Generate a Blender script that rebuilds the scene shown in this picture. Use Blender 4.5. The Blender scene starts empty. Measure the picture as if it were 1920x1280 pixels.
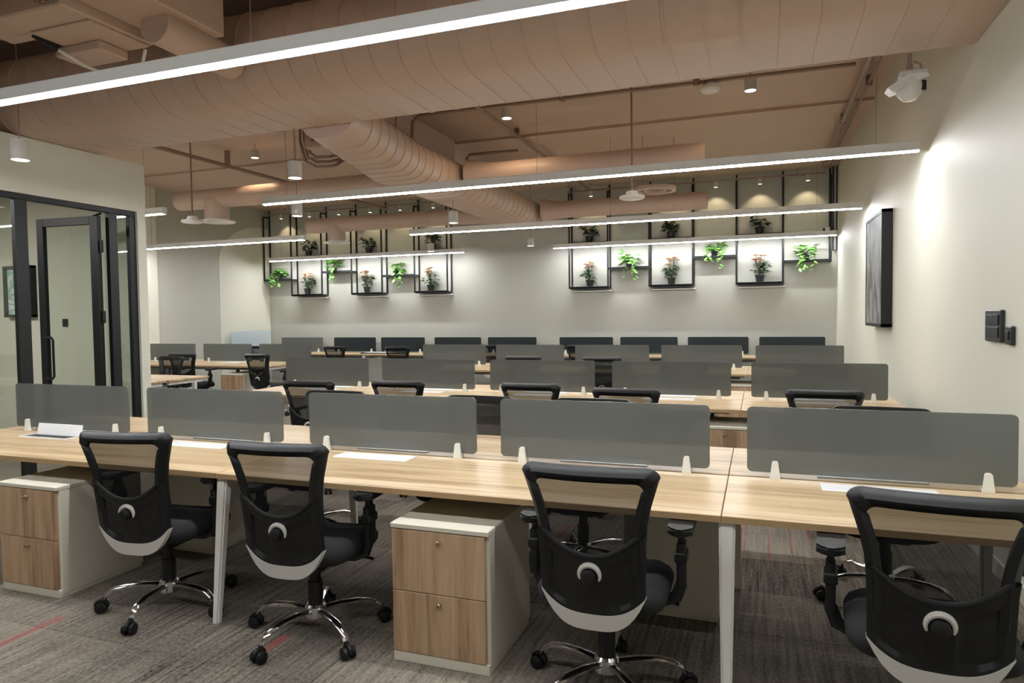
import bpy, bmesh, math, random
from mathutils import Vector, Matrix
PI = math.pi
random.seed(7)
S = bpy.context.scene
COL = S.collection

# ------------------------------------------------------------------ camera
F_PX, YAW, PIT, ROL, CAM_H = 1279.2, 0.3474, 0.0383, -0.0128, 1.4655
fwd = Vector((-math.sin(YAW)*math.cos(PIT), math.cos(YAW)*math.cos(PIT), -math.sin(PIT)))
_r = Vector((math.cos(YAW), math.sin(YAW), 0)); _u = _r.cross(fwd)
RIGHT = _r*math.cos(ROL)+_u*math.sin(ROL); UP = -_r*math.sin(ROL)+_u*math.cos(ROL)
CAM = Vector((0, 0, CAM_H))
cd = bpy.data.cameras.new('camera'); co = bpy.data.objects.new('camera', cd); COL.objects.link(co)
cd.sensor_width = 36; cd.lens = 36*F_PX/1920; cd.clip_start = .05; cd.clip_end = 100
m3 = Matrix((RIGHT, UP, -fwd)).transposed()
co.matrix_world = Matrix.Translation(CAM) @ m3.to_4x4()
S.camera = co
def at(x, y, **k):          # photo pixel -> point on a plane X=, Y= or Z=
    d = fwd+RIGHT*(x-960)/F_PX+UP*(640-y)/F_PX
    a, v = list(k.items())[0]; i = 'XYZ'.index(a)
    return CAM+d*((v-CAM[i])/d[i])

# ------------------------------------------------------------------ world, exposure
w = bpy.data.worlds.new('world'); S.world = w; w.use_nodes = True
w.node_tree.nodes['Background'].inputs[0].default_value = (.8, .78, .74, 1)
w.node_tree.nodes['Background'].inputs[1].default_value = 0.
S.view_settings.view_transform = 'Standard'; S.view_settings.look = 'None'
S.view_settings.gamma = 1; S.view_settings.use_curve_mapping = False
S.view_settings.exposure = -0.5
STRIP_W = 13.5      # watts per metre of linear light
SPOT_K = 1.0

# ------------------------------------------------------------------ materials
def new_mat(name):
    m = bpy.data.materials.new(name); m.use_nodes = True
    return m, m.node_tree.nodes, m.node_tree.links, m.node_tree.nodes['Principled BSDF']
def plain(name, col, rough=.5, metal=0., bump=0., bscale=200., var=0., vscale=8., spec=.5):
    m, N, L, b = new_mat(name)
    b.inputs['Base Color'].default_value = (*col, 1); b.inputs['Roughness'].default_value = rough
    b.inputs['Metallic'].default_value = metal; b.inputs['Specular IOR Level'].default_value = spec
    tc = N.new('ShaderNodeTexCoord')
    if var:
        n = N.new('ShaderNodeTexNoise'); n.inputs['Scale'].default_value = vscale; n.inputs['Detail'].default_value = 4
        L.new(tc.outputs['Object'], n.inputs['Vector'])
        mx = N.new('ShaderNodeMix'); mx.data_type = 'RGBA'
        mx.inputs['A'].default_value = (*[c*(1-var) for c in col], 1); mx.inputs['B'].default_value = (*[min(1, c*(1+var)) for c in col], 1)
        L.new(n.outputs['Fac'], mx.inputs['Factor']); L.new(mx.outputs['Result'], b.inputs['Base Color'])
    if bump:
        n = N.new('ShaderNodeTexNoise'); n.inputs['Scale'].default_value = bscale; n.inputs['Detail'].default_value = 3
        L.new(tc.outputs['Object'], n.inputs['Vector'])
        bp = N.new('ShaderNodeBump'); bp.inputs['Strength'].default_value = bump; bp.inputs['Distance'].default_value = .01
        L.new(n.outputs['Fac'], bp.inputs['Height']); L.new(bp.outputs['Normal'], b.inputs['Normal'])
    return m
def wood(name, c1, c2, c3, axis='X', rough=.38, stretch=22.):
    m, N, L, b = new_mat(name)
    tc = N.new('ShaderNodeTexCoord'); mp = N.new('ShaderNodeMapping'); oi = N.new('ShaderNodeObjectInfo')
    L.new(tc.outputs['Object'], mp.inputs['Vector'])
    s = {'X': (.55, stretch*.45, stretch*.45), 'Z': (stretch*.45, stretch*.45, .8)}[axis]
    mp.inputs['Scale'].default_value = s
    ml = N.new('ShaderNodeMath'); ml.operation = 'MULTIPLY'; ml.inputs[1].default_value = 37
    L.new(oi.outputs['Random'], ml.inputs[0]); cx = N.new('ShaderNodeCombineXYZ')
    for i in range(3): L.new(ml.outputs[0], cx.inputs[i])
    L.new(cx.outputs[0], mp.inputs['Location'])
    n = N.new('ShaderNodeTexNoise'); n.inputs['Scale'].default_value = 1.; n.inputs['Detail'].default_value = 5; n.inputs['Roughness'].default_value = .6; n.inputs['Distortion'].default_value = .6
    L.new(mp.outputs[0], n.inputs['Vector'])
    n2 = N.new('ShaderNodeTexNoise'); n2.inputs['Scale'].default_value = 5; n2.inputs['Detail'].default_value = 3
    L.new(mp.outputs[0], n2.inputs['Vector'])
    ad = N.new('ShaderNodeMath'); ad.operation = 'MULTIPLY_ADD'; ad.inputs[1].default_value = .3
    L.new(n2.outputs['Fac'], ad.inputs[0]); L.new(n.outputs['Fac'], ad.inputs[2])
    r = N.new('ShaderNodeValToRGB'); e = r.color_ramp.elements
    e[0].position = .50; e[0].color = (*c1, 1); e[1].position = .80; e[1].color = (*c3, 1)
    q = e.new(.63); q.color = (*c2, 1)
    L.new(ad.outputs[0], r.inputs[0]); L.new(r.outputs[0], b.inputs['Base Color'])
    b.inputs['Roughness'].default_value = rough; b.inputs['Specular IOR Level'].default_value = .38
    return m
def see_through(name, col, clear, rough, tint=(1, 1, 1), spec=.5):
    m, N, L, b = new_mat(name)
    b.inputs['Base Color'].default_value = (*col, 1); b.inputs['Roughness'].default_value = rough; b.inputs['Specular IOR Level'].default_value = spec
    t = N.new('ShaderNodeBsdfTransparent'); t.inputs[0].default_value = (*tint, 1)
    mx = N.new('ShaderNodeMixShader'); mx.inputs[0].default_value = clear
    L.new(b.outputs[0], mx.inputs[1]); L.new(t.outputs[0], mx.inputs[2])
    L.new(mx.outputs[0], N['Material Output'].inputs[0])
    return m
def clear_glass(name):
    m, N, L, b = new_mat(name)
    t = N.new('ShaderNodeBsdfTransparent'); t.inputs[0].default_value = (.93, .96, .94, 1)
    g = N.new('ShaderNodeBsdfGlossy'); g.inputs['Roughness'].default_value = .01
    lw = N.new('ShaderNodeLayerWeight'); lw.inputs[0].default_value = .5
    pw_ = N.new('ShaderNodeMath'); pw_.operation = 'POWER'; pw_.inputs[1].default_value = 5; L.new(lw.outputs['Facing'], pw_.inputs[0])
    ma = N.new('ShaderNodeMath'); ma.operation = 'MULTIPLY_ADD'; ma.inputs[1].default_value = .94; ma.inputs[2].default_value = .05; L.new(pw_.outputs[0], ma.inputs[0])
    mx = N.new('ShaderNodeMixShader'); L.new(ma.outputs[0], mx.inputs[0])
    L.new(t.outputs[0], mx.inputs[1]); L.new(g.outputs[0], mx.inputs[2]); L.new(mx.outputs[0], N['Material Output'].inputs[0])
    return m
def glow(name, col, s):
    m, N, L, b = new_mat(name)
    b.inputs['Base Color'].default_value = (.8, .8, .8, 1)
    b.inputs['Emission Color'].default_value = (*col, 1); b.inputs['Emission Strength'].default_value = s
    return m
def carpet_mat():
    m, N, L, b = new_mat('carpet')
    g = N.new('ShaderNodeNewGeometry'); oi = N.new('ShaderNodeObjectInfo')
    def noise(scale, sc, det=3):
        mp = N.new('ShaderNodeMapping'); mp.inputs['Scale'].default_value = sc; L.new(g.outputs['Position'], mp.inputs['Vector'])
        n = N.new('ShaderNodeTexNoise'); n.inputs['Scale'].default_value = scale; n.inputs['Detail'].default_value = det
        L.new(mp.outputs[0], n.inputs['Vector']); return n.outputs['Fac']
    fine = noise(90, (1, .55, 1), 4); line = noise(1, (55, 2.2, 1), 3); big = noise(1, (1.4, 1.4, 1), 2)
    a = N.new('ShaderNodeMath'); a.operation = 'ADD'; L.new(fine, a.inputs[0]); L.new(line, a.inputs[1])
    a2 = N.new('ShaderNodeMath'); a2.operation = 'MULTIPLY_ADD'; a2.inputs[1].default_value = .35; L.new(oi.outputs['Random'], a2.inputs[0]); L.new(a.outputs[0], a2.inputs[2])
    a3 = N.new('ShaderNodeMath'); a3.operation = 'MULTIPLY_ADD'; a3.inputs[1].default_value = .4; L.new(big, a3.inputs[0]); L.new(a2.outputs[0], a3.inputs[2])
    r = N.new('ShaderNodeValToRGB'); e = r.color_ramp.elements
    L.new(a3.outputs[0], r.inputs[0])
    hv = N.new('ShaderNodeMath'); hv.operation = 'MULTIPLY'; hv.inputs[1].default_value = .6; L.new(a3.outputs[0], hv.inputs[0]); L.new(hv.outputs[0], r.inputs[0])
    e[0].position = .55; e[0].color = (.036, .031, .0255, 1); e[1].position = 1.0; e[1].color = (.25, .217, .178, 1)
    sx = N.new('ShaderNodeSeparateXYZ'); L.new(g.outputs['Position'], sx.inputs[0]); st = None
    for xc, w_, y0, y1 in ((-3.245, .05, 2.02, 2.37), (-1.26, .05, 4.2, 4.55), (-.105, .02, 4.2, 5.4), (.06, .008, 4.2, 5.4), (.19, .008, 4.4, 5.4), (.30, .010, 4.6, 5.4), (-1.66, .05, 1.9, 2.12), (-2.05, .05, 2.38, 2.56)):
        c1 = N.new('ShaderNodeMath'); c1.operation = 'COMPARE'; c1.inputs[1].default_value = xc; c1.inputs[2].default_value = w_/2; L.new(sx.outputs[0], c1.inputs[0])
        c2 = N.new('ShaderNodeMath'); c2.operation = 'COMPARE'; c2.inputs[1].default_value = (y0+y1)/2; c2.inputs[2].default_value = (y1-y0)/2; L.new(sx.outputs[1], c2.inputs[0])
        c3 = N.new('ShaderNodeMath'); c3.operation = 'MULTIPLY'; L.new(c1.outputs[0], c3.inputs[0]); L.new(c2.outputs[0], c3.inputs[1])
        if st is None: st = c3.outputs[0]
        else:
            c4 = N.new('ShaderNodeMath'); c4.operation = 'MAXIMUM'; L.new(st, c4.inputs[0]); L.new(c3.outputs[0], c4.inputs[1]); st = c4.outputs[0]
    br = N.new('ShaderNodeMath'); br.operation = 'MULTIPLY_ADD'; br.inputs[1].default_value = 1.1; L.new(st, br.inputs[0])
    of = N.new('ShaderNodeMath'); of.operation = 'MULTIPLY_ADD'; of.inputs[1].default_value = -1.0; of.inputs[2].default_value = .3; L.new(line, of.inputs[0]); L.new(of.outputs[0], br.inputs[2]); st = br.outputs[0]
    th = N.new('ShaderNodeMapRange'); th.inputs['From Min'].default_value = .55; th.inputs['From Max'].default_value = 1.1; L.new(st, th.inputs['Value'])
    th.inputs['To Max'].default_value = .75
    mx = N.new('ShaderNodeMix'); mx.data_type = 'RGBA'; L.new(th.outputs[0], mx.inputs['Factor']); L.new(r.outputs[0], mx.inputs['A'])
    mx.inputs['B'].default_value = (.30, .055, .05, 1)
    L.new(mx.outputs['Result'], b.inputs['Base Color']); b.inputs['Roughness'].default_value = .95; b.inputs['Specular IOR Level'].default_value = .1
    bp = N.new('ShaderNodeBump'); bp.inputs['Strength'].default_value = .5; bp.inputs['Distance'].default_value = .006
    L.new(fine, bp.inputs['Height']); L.new(bp.outputs[0], b.inputs['Normal'])
    return m
def art_mat(name, cols, scale=(1, 1, 1), nscale=2.5, dist=2.):
    m, N, L, b = new_mat(name)
    tc = N.new('ShaderNodeTexCoord'); mp = N.new('ShaderNodeMapping'); mp.inputs['Scale'].default_value = scale
    L.new(tc.outputs['Object'], mp.inputs[0]); n = N.new('ShaderNodeTexNoise'); n.inputs['Scale'].default_value = nscale; n.inputs['Detail'].default_value = 6; n.inputs['Distortion'].default_value = dist
    L.new(mp.outputs[0], n.inputs['Vector']); r = N.new('ShaderNodeValToRGB'); e = r.color_ramp.elements
    ps = [.3+.4*i/(len(cols)-1) for i in range(len(cols))]
    e[0].position = ps[0]; e[0].color = (*cols[0], 1); e[1].position = ps[-1]; e[1].color = (*cols[-1], 1)
    for p, c in list(zip(ps, cols))[1:-1]: q = e.new(p); q.color = (*c, 1)
    L.new(n.outputs['Fac'], r.inputs[0]); L.new(r.outputs[0], b.inputs['Base Color']); b.inputs['Roughness'].default_value = .5
    return m

M = {}
M['carpet'] = carpet_mat()
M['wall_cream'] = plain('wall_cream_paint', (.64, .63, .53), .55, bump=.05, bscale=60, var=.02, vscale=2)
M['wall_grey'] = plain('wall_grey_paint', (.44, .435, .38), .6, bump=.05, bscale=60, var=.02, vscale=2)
M['salmon'] = plain('ceiling_salmon_paint', (.53, .39, .315), .65, bump=.15, bscale=25, var=.05, vscale=3)
M['duct'] = plain('duct_salmon_paint', (.55, .41, .33), .5, bump=.05, bscale=12, var=.05, vscale=2)
M['pipe'] = plain('pipe_paint', (.28, .19, .15), .5, var=.08, vscale=10)
M['oak'] = wood('light_oak_laminate', (.33, .225, .122), (.485, .35, .20), (.57, .43, .265), 'X', .38)
M['oak_edge'] = plain('oak_edge_band', (.38, .25, .13), .5, var=.1, vscale=20)
M['oak_front'] = wood('drawer_front_oak', (.26, .16, .095), (.40, .26, .155), (.50, .34, .21), 'Z', .45, 30)
M['ped'] = plain('pedestal_off_white', (.62, .58, .48), .45, var=.02)
M['metal_white'] = plain('white_powder_coat', (.72, .70, .65), .4, var=.02)
M['metal_grey'] = plain('grey_powder_coat', (.28, .28, .28), .4, var=.03)
M['flap'] = plain('white_flap', (.80, .80, .80), .3, var=.01)
M['screen'] = see_through('grey_acrylic', (.145, .155, .148), .32, .22, (.62, .64, .62))
M['screen_dark'] = see_through('dark_acrylic', (.016, .024, .028), .12, .25, (.4, .45, .5))
M['screen_blue'] = see_through('pale_blue_acrylic', (.58, .66, .69), .45, .3, (.9, .95, 1))
M['bracket'] = see_through('frosted_bracket', (.86, .86, .78), .12, .35)
M['black'] = plain('black_plastic', (.0055, .006, .0065), .45, bump=.03, bscale=300, var=.1, vscale=30, spec=.35)
M['black_soft'] = plain('black_fabric', (.006, .0065, .007), .95, bump=.2, bscale=400, var=.2, vscale=60)
M['mesh'] = see_through('black_mesh_fabric', (.012, .012, .012), .62, .9, (.8, .8, .8), .1)
M['lip'] = plain('grey_white_plastic', (.52, .50, .46), .45, var=.02)
M['chrome'] = plain('chrome', (.82, .82, .84), .12, 1., var=.03)
M['frame'] = plain('black_metal_frame', (.006, .007, .008), .45, spec=.35, var=.1, vscale=20)
M['glass'] = clear_glass('clear_glass')
M['profile'] = plain('light_profile', (.76, .76, .73), .4, var=.02)
M['led'] = glow('led_diffuser', (.93, .95, 1.), 130.)
M['warm'] = glow('warm_lens', (1., .86, .66), 5.)
M['neutral'] = glow('neutral_lens', (1., .96, .9), 4.)
M['cyl'] = plain('cylinder_light_body', (.55, .53, .48), .45, var=.02)
M['pot'] = plain('black_pot', (.012, .012, .012), .5, var=.1, vscale=40)
M['leaf_dark'] = plain('leaf_dark', (.022, .050, .018), .5, var=.4, vscale=40)
M['leaf_bright'] = plain('leaf_bright', (.14, .36, .06), .5, var=.35, vscale=40)
M['stem'] = plain('stem', (.05, .06, .02), .7, var=.2, vscale=40)
M['petal'] = plain('petal', (.85, .62, .46), .6, var=.15, vscale=60)
M['brass'] = plain('keyhole_metal', (.55, .48, .36), .3, 1., var=.05)
M['switch'] = plain('black_switch', (.016, .016, .017), .3, var=.1, vscale=40)
M['white_plastic'] = plain('white_plastic', (.72, .71, .68), .4, var=.02)
M['art_grey'] = art_mat('art_grey', [(.02, .02, .02), (.10, .10, .10), (.30, .30, .30), (.06, .06, .06)], (1, 3.0, .8), 2.2, 1.5)
M['art_green'] = art_mat('art_green', [(.75, .77, .76), (.70, .73, .72), (.18, .42, .34), (.72, .74, .75), (.3, .36, .42)], (1.5, 1, 4), 2.0, .8)

# ------------------------------------------------------------------ mesh helpers
def bm_box(bm, a, b, bev=0., seg=1):
    r = bmesh.ops.create_cube(bm, size=1)
    vs = r['verts']
    for v in vs:
        v.co = Vector([a[i]+(v.co[i]+.5)*(b[i]-a[i]) for i in range(3)])
    if bev:
        es = list({e for v in vs for e in v.link_edges})
        bmesh.ops.bevel(bm, geom=es, offset=bev, segments=seg, affect='EDGES', profile=.5)
def box(a, b, bev=0., seg=1):
    bm = bmesh.new(); bm_box(bm, a, b, bev, seg); return bm
def bm_tube(bm, pts, rad, n=10, caps=True):
    pts = [Vector(p) for p in pts]; rads = rad if isinstance(rad, (list, tuple)) else [rad]*len(pts)
    rings = []; ref = None
    for i, p in enumerate(pts):
        t = (pts[min(i+1, len(pts)-1)]-pts[max(i-1, 0)]).normalized()
        if ref is None: ref = Vector((0, 0, 1)) if abs(t.z) < .9 else Vector((1, 0, 0))
        u = t.cross(ref).normalized(); v = u.cross(t).normalized(); ref = v
        rings.append([bm.verts.new(p+rads[i]*(math.cos(2*PI*k/n)*u+math.sin(2*PI*k/n)*v)) for k in range(n)])
    for a, b in zip(rings, rings[1:]):
        for k in range(n): bm.faces.new((a[k], a[(k+1) % n], b[(k+1) % n], b[k]))
    if caps: bm.faces.new(rings[0][::-1]); bm.faces.new(rings[-1])
def tube(pts, rad, n=10):
    bm = bmesh.new(); bm_tube(bm, pts, rad, n); return bm
def bm_lathe(bm, prof, c=(0, 0, 0), n=20):
    rings = []
    for r, z in prof:
        if r < 1e-6: rings.append([bm.verts.new((c[0], c[1], c[2]+z))])
        else: rings.append([bm.verts.new((c[0]+r*math.cos(2*PI*k/n), c[1]+r*math.sin(2*PI*k/n), c[2]+z)) for k in range(n)])
    for a, b in zip(rings, rings[1:]):
        for k in range(n):
            k2 = (k+1) % n
            if len(a) == 1 and len(b) == 1: continue
            if len(a) == 1: bm.faces.new((a[0], b[k], b[k2]))
            elif len(b) == 1: bm.faces.new((a[k], a[k2], b[0]))
            else: bm.faces.new((a[k], a[k2], b[k2], b[k]))
def lathe(prof, c=(0, 0, 0), n=20):
    bm = bmesh.new(); bm_lathe(bm, prof, c, n); return bm
def bm_prism(bm, poly, ax, lo, hi):      # poly in the two other axes (cyclic order), extruded along ax
    i = 'XYZ'.index(ax); j, k = [q for q in range(3) if q != i]
    def P(p, h):
        c = [0, 0, 0]; c[i] = h; c[j] = p[0]; c[k] = p[1]; return c
    a = [bm.verts.new(P(p, lo)) for p in poly]; b = [bm.verts.new(P(p, hi)) for p in poly]; n = len(poly)
    bm.faces.new(a[::-1]); bm.faces.new(b)
    for q in range(n): bm.faces.new((a[q], a[(q+1) % n], b[(q+1) % n], b[q]))
def prism(poly, ax, lo, hi):
    bm = bmesh.new(); bm_prism(bm, poly, ax, lo, hi); return bm
def rrect(x0, z0, x1, z1, r, n=5):
    o = []
    for cx, cz, a0 in ((x1-r, z1-r, 0), (x0+r, z1-r, 90), (x0+r, z0+r, 180), (x1-r, z0+r, 270)):
        for k in range(n+1):
            a = math.radians(a0+90*k/n); o.append((cx+r*math.cos(a), cz+r*math.sin(a)))
    return o
def mesh_of(bm, name, mat, smooth=True, ang=35):
    bmesh.ops.recalc_face_normals(bm, faces=bm.faces[:])
    me = bpy.data.meshes.new(name)
    if smooth:
        for f in bm.faces: f.smooth = True
        for e in bm.edges:
            if len(e.link_faces) == 2 and e.calc_face_angle(0) > math.radians(ang): e.smooth = False
    bm.to_mesh(me); bm.free(); me.materials.append(M[mat] if isinstance(mat, str) else mat)
    return me
def obj(name, bm, mat, parent=None, loc=None, **kw):
    me = mesh_of(bm, name, mat, **kw) if isinstance(bm, bmesh.types.BMesh) else bm
    o = bpy.data.objects.new(name, me); COL.objects.link(o)
    if parent: o.parent = parent
    if loc is not None: o.location = loc
    return o
def tag(o, label, cat, group=None):
    o['label'] = label; o['category'] = cat
    if group: o['group'] = group
    return o
def thing(name, label, cat, loc=(0, 0, 0), rz=0., group=None):
    o = bpy.data.objects.new(name, None); COL.objects.link(o); o.empty_display_size = .1
    o.location = loc; o.rotation_euler = (0, 0, rz)
    return tag(o, label, cat, group)
def struct(name, bm, mat, parent=None, **kw):
    o = obj(name, bm, mat, parent, **kw); o['kind'] = 'structure'; return o
def copy_tree(root, loc, rz, label):
    def rec(o, par):
        c = o.copy(); COL.objects.link(c); c.parent = par
        for ch in o.children: rec(ch, c)
        return c
    r = rec(root, None); r.location = loc; r.rotation_euler = (0, 0, rz); r['label'] = label
    return r
def lamp(kind, name, parent, loc, energy, col, **kw):
    l = bpy.data.lights.new(name, kind); l.energy = energy; l.color = col
    for k, v in kw.items(): setattr(l, k, v)
    o = bpy.data.objects.new(name, l); COL.objects.link(o); o.parent = parent; o.location = loc
    return o

# ------------------------------------------------------------------ the room
XR, XL, YB, YF, ZC = 1.24, -10.5, 12.8, -3.6, 3.9
XP = -6.05                      # glazed partition plane
floor = struct('floor', box((XL-.2, YF-.2, -.15), (XR+.2, YB+.2, -.003)), 'carpet', smooth=False)
tile_me = mesh_of(box((-.2490, -.2490, -.004), (.2490, .2490, 0), .0012), 'carpet_tile', 'carpet', smooth=False)
for i in range(-10, 3):
    for j in range(3, 12):
        x = i*.5+.06; y = j*.5
        if x+.25 > XR: continue
        obj('carpet_tile', tile_me, None, floor, (x, y, 0))
struct('ceiling', box((XL-.2, YF-.2, ZC), (XR+.2, YB+.2, ZC+.15)), 'salmon', smooth=False)
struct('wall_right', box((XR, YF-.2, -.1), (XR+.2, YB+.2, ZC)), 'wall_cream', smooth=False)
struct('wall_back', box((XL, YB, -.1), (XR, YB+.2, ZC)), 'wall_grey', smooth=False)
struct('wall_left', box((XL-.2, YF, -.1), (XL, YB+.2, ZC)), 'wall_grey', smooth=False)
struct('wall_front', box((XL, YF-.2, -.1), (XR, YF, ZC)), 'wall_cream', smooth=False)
struct('baseboard_back', box((XL, YB-.012, 0), (XR, YB, .09)), 'wall_grey', smooth=False)
struct('baseboard_right', box((XR-.012, YF, 0), (XR, YB-.02, .09)), 'wall_cream', smooth=False)
# painted arch and cream strip on the left wall
arch = [(11.25, .0), (12.79, .0), (12.79, 3.49)]
for k in range(0, 13):
    a = math.radians(90+90*k/12); arch.append((12.55+1.30*math.cos(a), 2.62+.87*math.sin(a)))
struct('trim_1', prism(arch, 'X', XL, XL+.012), 'wall_cream', smooth=False)
struct('trim_2', box((XL, 8.9, 0), (XL+.06, 9.66, ZC)), 'wall_cream', smooth=False)
# ceiling beams
struct('trim_3', box((-4.85, 5.45, 3.48), (-3.98, 8.75, ZC)), 'salmon', smooth=False)
struct('trim_4', box((XL, 8.82, 3.865), (XR, 9.2, ZC)), 'salmon', smooth=False)

# small glazed room on the left
pw = bmesh.new()
bm_box(pw, (XP-.1, YF, 2.585), (XP, 5.47, 3.08))
bm_box(pw, (XP-.1, 5.365, 0), (XP, 5.47, 2.585))
struct('wall_partition', pw, 'wall_cream', smooth=False)
fw = bmesh.new()
bm_prism(fw, [(-7.30, 5.58), (-7.30, 5.66), (XL, 5.66), (XL, 5.58)], 'Z', 0, 3.08)
struct('wall_meeting_room_return', prism([(XP-.1, 5.365), (XP-.1, 5.47), (-7.30, 5.66), (-7.30, 5.58)], 'Z', 0, 3.08), 'wall_cream', smooth=False)
struct('wall_meeting_room', fw, 'wall_cream', smooth=False)
struct('ceiling_meeting_room', box((XL, YF, 2.99), (XP-.1, 5.36, 3.03)), 'wall_cream', smooth=False)
g = bpy.data.objects.new('window_1', None); COL.objects.link(g); g['kind'] = 'structure'
def bar(y0, y1, z0, z1, name='mullion', d=.05):
    return obj(name, box((XP-d-.025, y0, z0), (XP-.025, y1, z1), .003), 'frame', g, smooth=False)
bar(YF+.01, 5.365, 2.535, 2.585, 'head_frame', .06)
for y0, y1 in ((4.14, 4.25), (5.055, 5.15), (5.29, 5.365), (2.7, 2.78), (1.2, 1.28)): bar(y0, y1, 0, 2.535)
bar(YF+.01, 4.14, 0, .06, 'sill_frame'); bar(5.15, 5.29, 0, .06, 'sill_frame')
for y0, y1 in ((YF+.01, 1.2), (1.28, 2.7), (2.78, 4.14), (5.15, 5.29)):
    obj('pane', box((XP-.056, y0, .06), (XP-.046, y1, 2.535)), 'glass', g, smooth=False)
# open door leaf, hinged on the post at Y=5.055, swung into the room
dr = bpy.data.objects.new('door_1', None); COL.objects.link(dr); dr['kind'] = 'structure'
dr.location = (XP-.09, 5.02, 0); dr.rotation_euler = (0, 0, math.radians(4))
DW = .78
for n, a, b in (('door_stile', (-DW, -.045, .01), (-DW+.085, 0, 2.50)), ('door_stile', (-.10, -.045, .01), (0, 0, 2.50)),
                ('door_rail', (-DW+.085, -.045, 2.42), (-.10, 0, 2.50)), ('door_rail', (-DW+.085, -.045, .01), (-.10, 0, .11))):
    obj(n, box(a, b, .003), 'frame', dr, smooth=False)
obj('door_pane', box((-DW+.085, -.028, .11), (-.10, -.018, 2.42)), 'glass', dr, smooth=False)
hx = -DW+.04
obj('door_handle', tube([(hx+.01, -.04, 1.30), (hx+.13, -.07, 1.30), (hx+.16, -.075, 1.275), (hx+.16, -.075, .905), (hx+.13, -.07, .88), (hx+.01, -.04, .88)], .012, 8), 'frame', dr)
for z in (.5, 1.5, 2.2): obj('hinge', lathe([(0, -.06), (.016, -.06), (.016, .06), (0, .06)], (.022, -.022, z), 10), 'frame', dr)
obj('door_closer', tube([(-.25, .012, 2.47), (-.12, .03, 2.51), (-.02, .02, 2.53)], .011, 6), 'frame', dr)

# meeting room contents
f = thing('framed_picture', 'black framed print of green trees on pale ground, behind the glass partition', 'picture')
p0 = at(12, 500, Y=5.56); p1 = at(68, 594, Y=5.56)
obj('canvas', box((p0.x+.02, 5.545, p1.z+.02), (p1.x-.02, 5.56, p0.z-.02)), 'art_green', f, smooth=False)
fb = bmesh.new()
for a, b in (((p0.x, 5.51, p1.z), (p0.x+.03, 5.58, p0.z)), ((p1.x-.03, 5.51, p1.z), (p1.x, 5.58, p0.z)), ((p0.x, 5.51, p0.z-.03), (p1.x, 5.58, p0.z)), ((p0.x, 5.51, p1.z), (p1.x, 5.58, p1.z+.03))): bm_box(fb, a, b, .003)
obj('picture_frame', fb, 'frame', f, smooth=False)
s = at(120, 605, Y=5.56)
sw = thing('light_switch', 'small square dark switch plate on the wall seen through the open glass door', 'switch')
obj('switch_plate', box((s.x-.04, 5.567, s.z-.045), (s.x+.04, 5.58, s.z+.045), .004), 'switch', sw, smooth=False)
obj('rocker', box((s.x-.02, 5.563, s.z-.025), (s.x+.02, 5.569, s.z+.025), .002), 'black', sw, smooth=False)
for k, y in enumerate((3.2,)):
    t = thing('ceiling_panel_light_offscreen', 'square recessed ceiling light inside the glazed meeting room', 'light', (-8.0, y, 2.985))
    obj('light_frame', box((-.32, -.32, -.02), (.32, .32, .004), .004), 'metal_white', t, smooth=False)
    obj('diffuser_offscreen', box((-.29, -.29, -.026), (.29, .29, -.019)), 'neutral', t, smooth=False)
    lamp('AREA', 'panel_lamp_offscreen', t, (0, 0, -.03), 105, (1, .98, .93), shape='SQUARE', size=.56)

# ------------------------------------------------------------------ air ducts
def duct_x(name, label, x0, x1, poly, n_ring, ring=True):
    t = thing(name, label, 'air duct')
    obj('duct_body', prism(poly, 'X', x0, x1), 'duct', t, ang=50)
    if ring:
        cy = sum(p[0] for p in poly)/len(poly); cz = sum(p[1] for p in poly)/len(poly)
        bm = bmesh.new(); k = 1.014
        bm_prism(bm, [((p[0]-cy)*k, (p[1]-cz)*k) for p in poly], 'X', -.006, .006)
        me = mesh_of(bm, 'seam_ring', 'duct', ang=50)
        for i in range(n_ring):
            obj('seam_ring', me, None, t, (x0+.1+i*(x1-x0-.15)/n_ring, cy, cz))
    return t
duct_x('air_duct', 'wide salmon oval duct with ring seams crossing under the ceiling above the glass door', XL+.02, XR-.003, rrect(4.0, 3.085, 5.20, 3.75, .30, 7), 54)
def duct_y(name, label, poly, y0, y1, n):
    t = thing(name, label, 'air duct')
    obj('duct_body', prism(poly, 'Y', y0, y1), 'duct', t, ang=50)
    cx = sum(p[0] for p in poly)/len(poly); cz = sum(p[1] for p in poly)/len(poly)
    bm = bmesh.new(); bm_prism(bm, [((p[0]-cx)*1.01, (p[1]-cz)*1.01) for p in poly], 'Y', -.005, .005)
    me = mesh_of(bm, 'seam_ring', 'duct', ang=50)
    for i in range(n): obj('seam_ring', me, None, t, (cx, y0+.15+i*(y1-y0-.2)/n, cz))
    return t
TRUNK = thing('trunk_duct', 'salmon oval trunk duct with round side branches, running toward the shelf wall', 'air duct')
def trunk_sec(y):
    P = [(5.0, -3.74, -3.20), (6.3, -4.08, -3.40), (6.9, -4.25, -3.48), (11.3, -4.25, -3.50)]
    for (ya, a0, b0), (yb2, a1, b1) in zip(P, P[1:]):
        if y <= yb2: f = (y-ya)/(yb2-ya); return a0+(a1-a0)*f, b0+(b1-b0)*f
    return P[-1][1:]
def loft(ys, grow=0.):
    bm = bmesh.new(); rows = []
    for y in ys:
        a0, b0 = trunk_sec(y); g2 = grow
        rows.append([bm.verts.new((px, y, pz_)) for px, pz_ in rrect(a0-g2, 3.0-g2, b0+g2, 3.42+g2, .19, 6)])
    n = len(rows[0])
    for ra, rb in zip(rows, rows[1:]):
        for k in range(n): bm.faces.new((ra[k], ra[(k+1) % n], rb[(k+1) % n], rb[k]))
    bm.faces.new(rows[0][::-1]); bm.faces.new(rows[-1]); return bm
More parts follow.
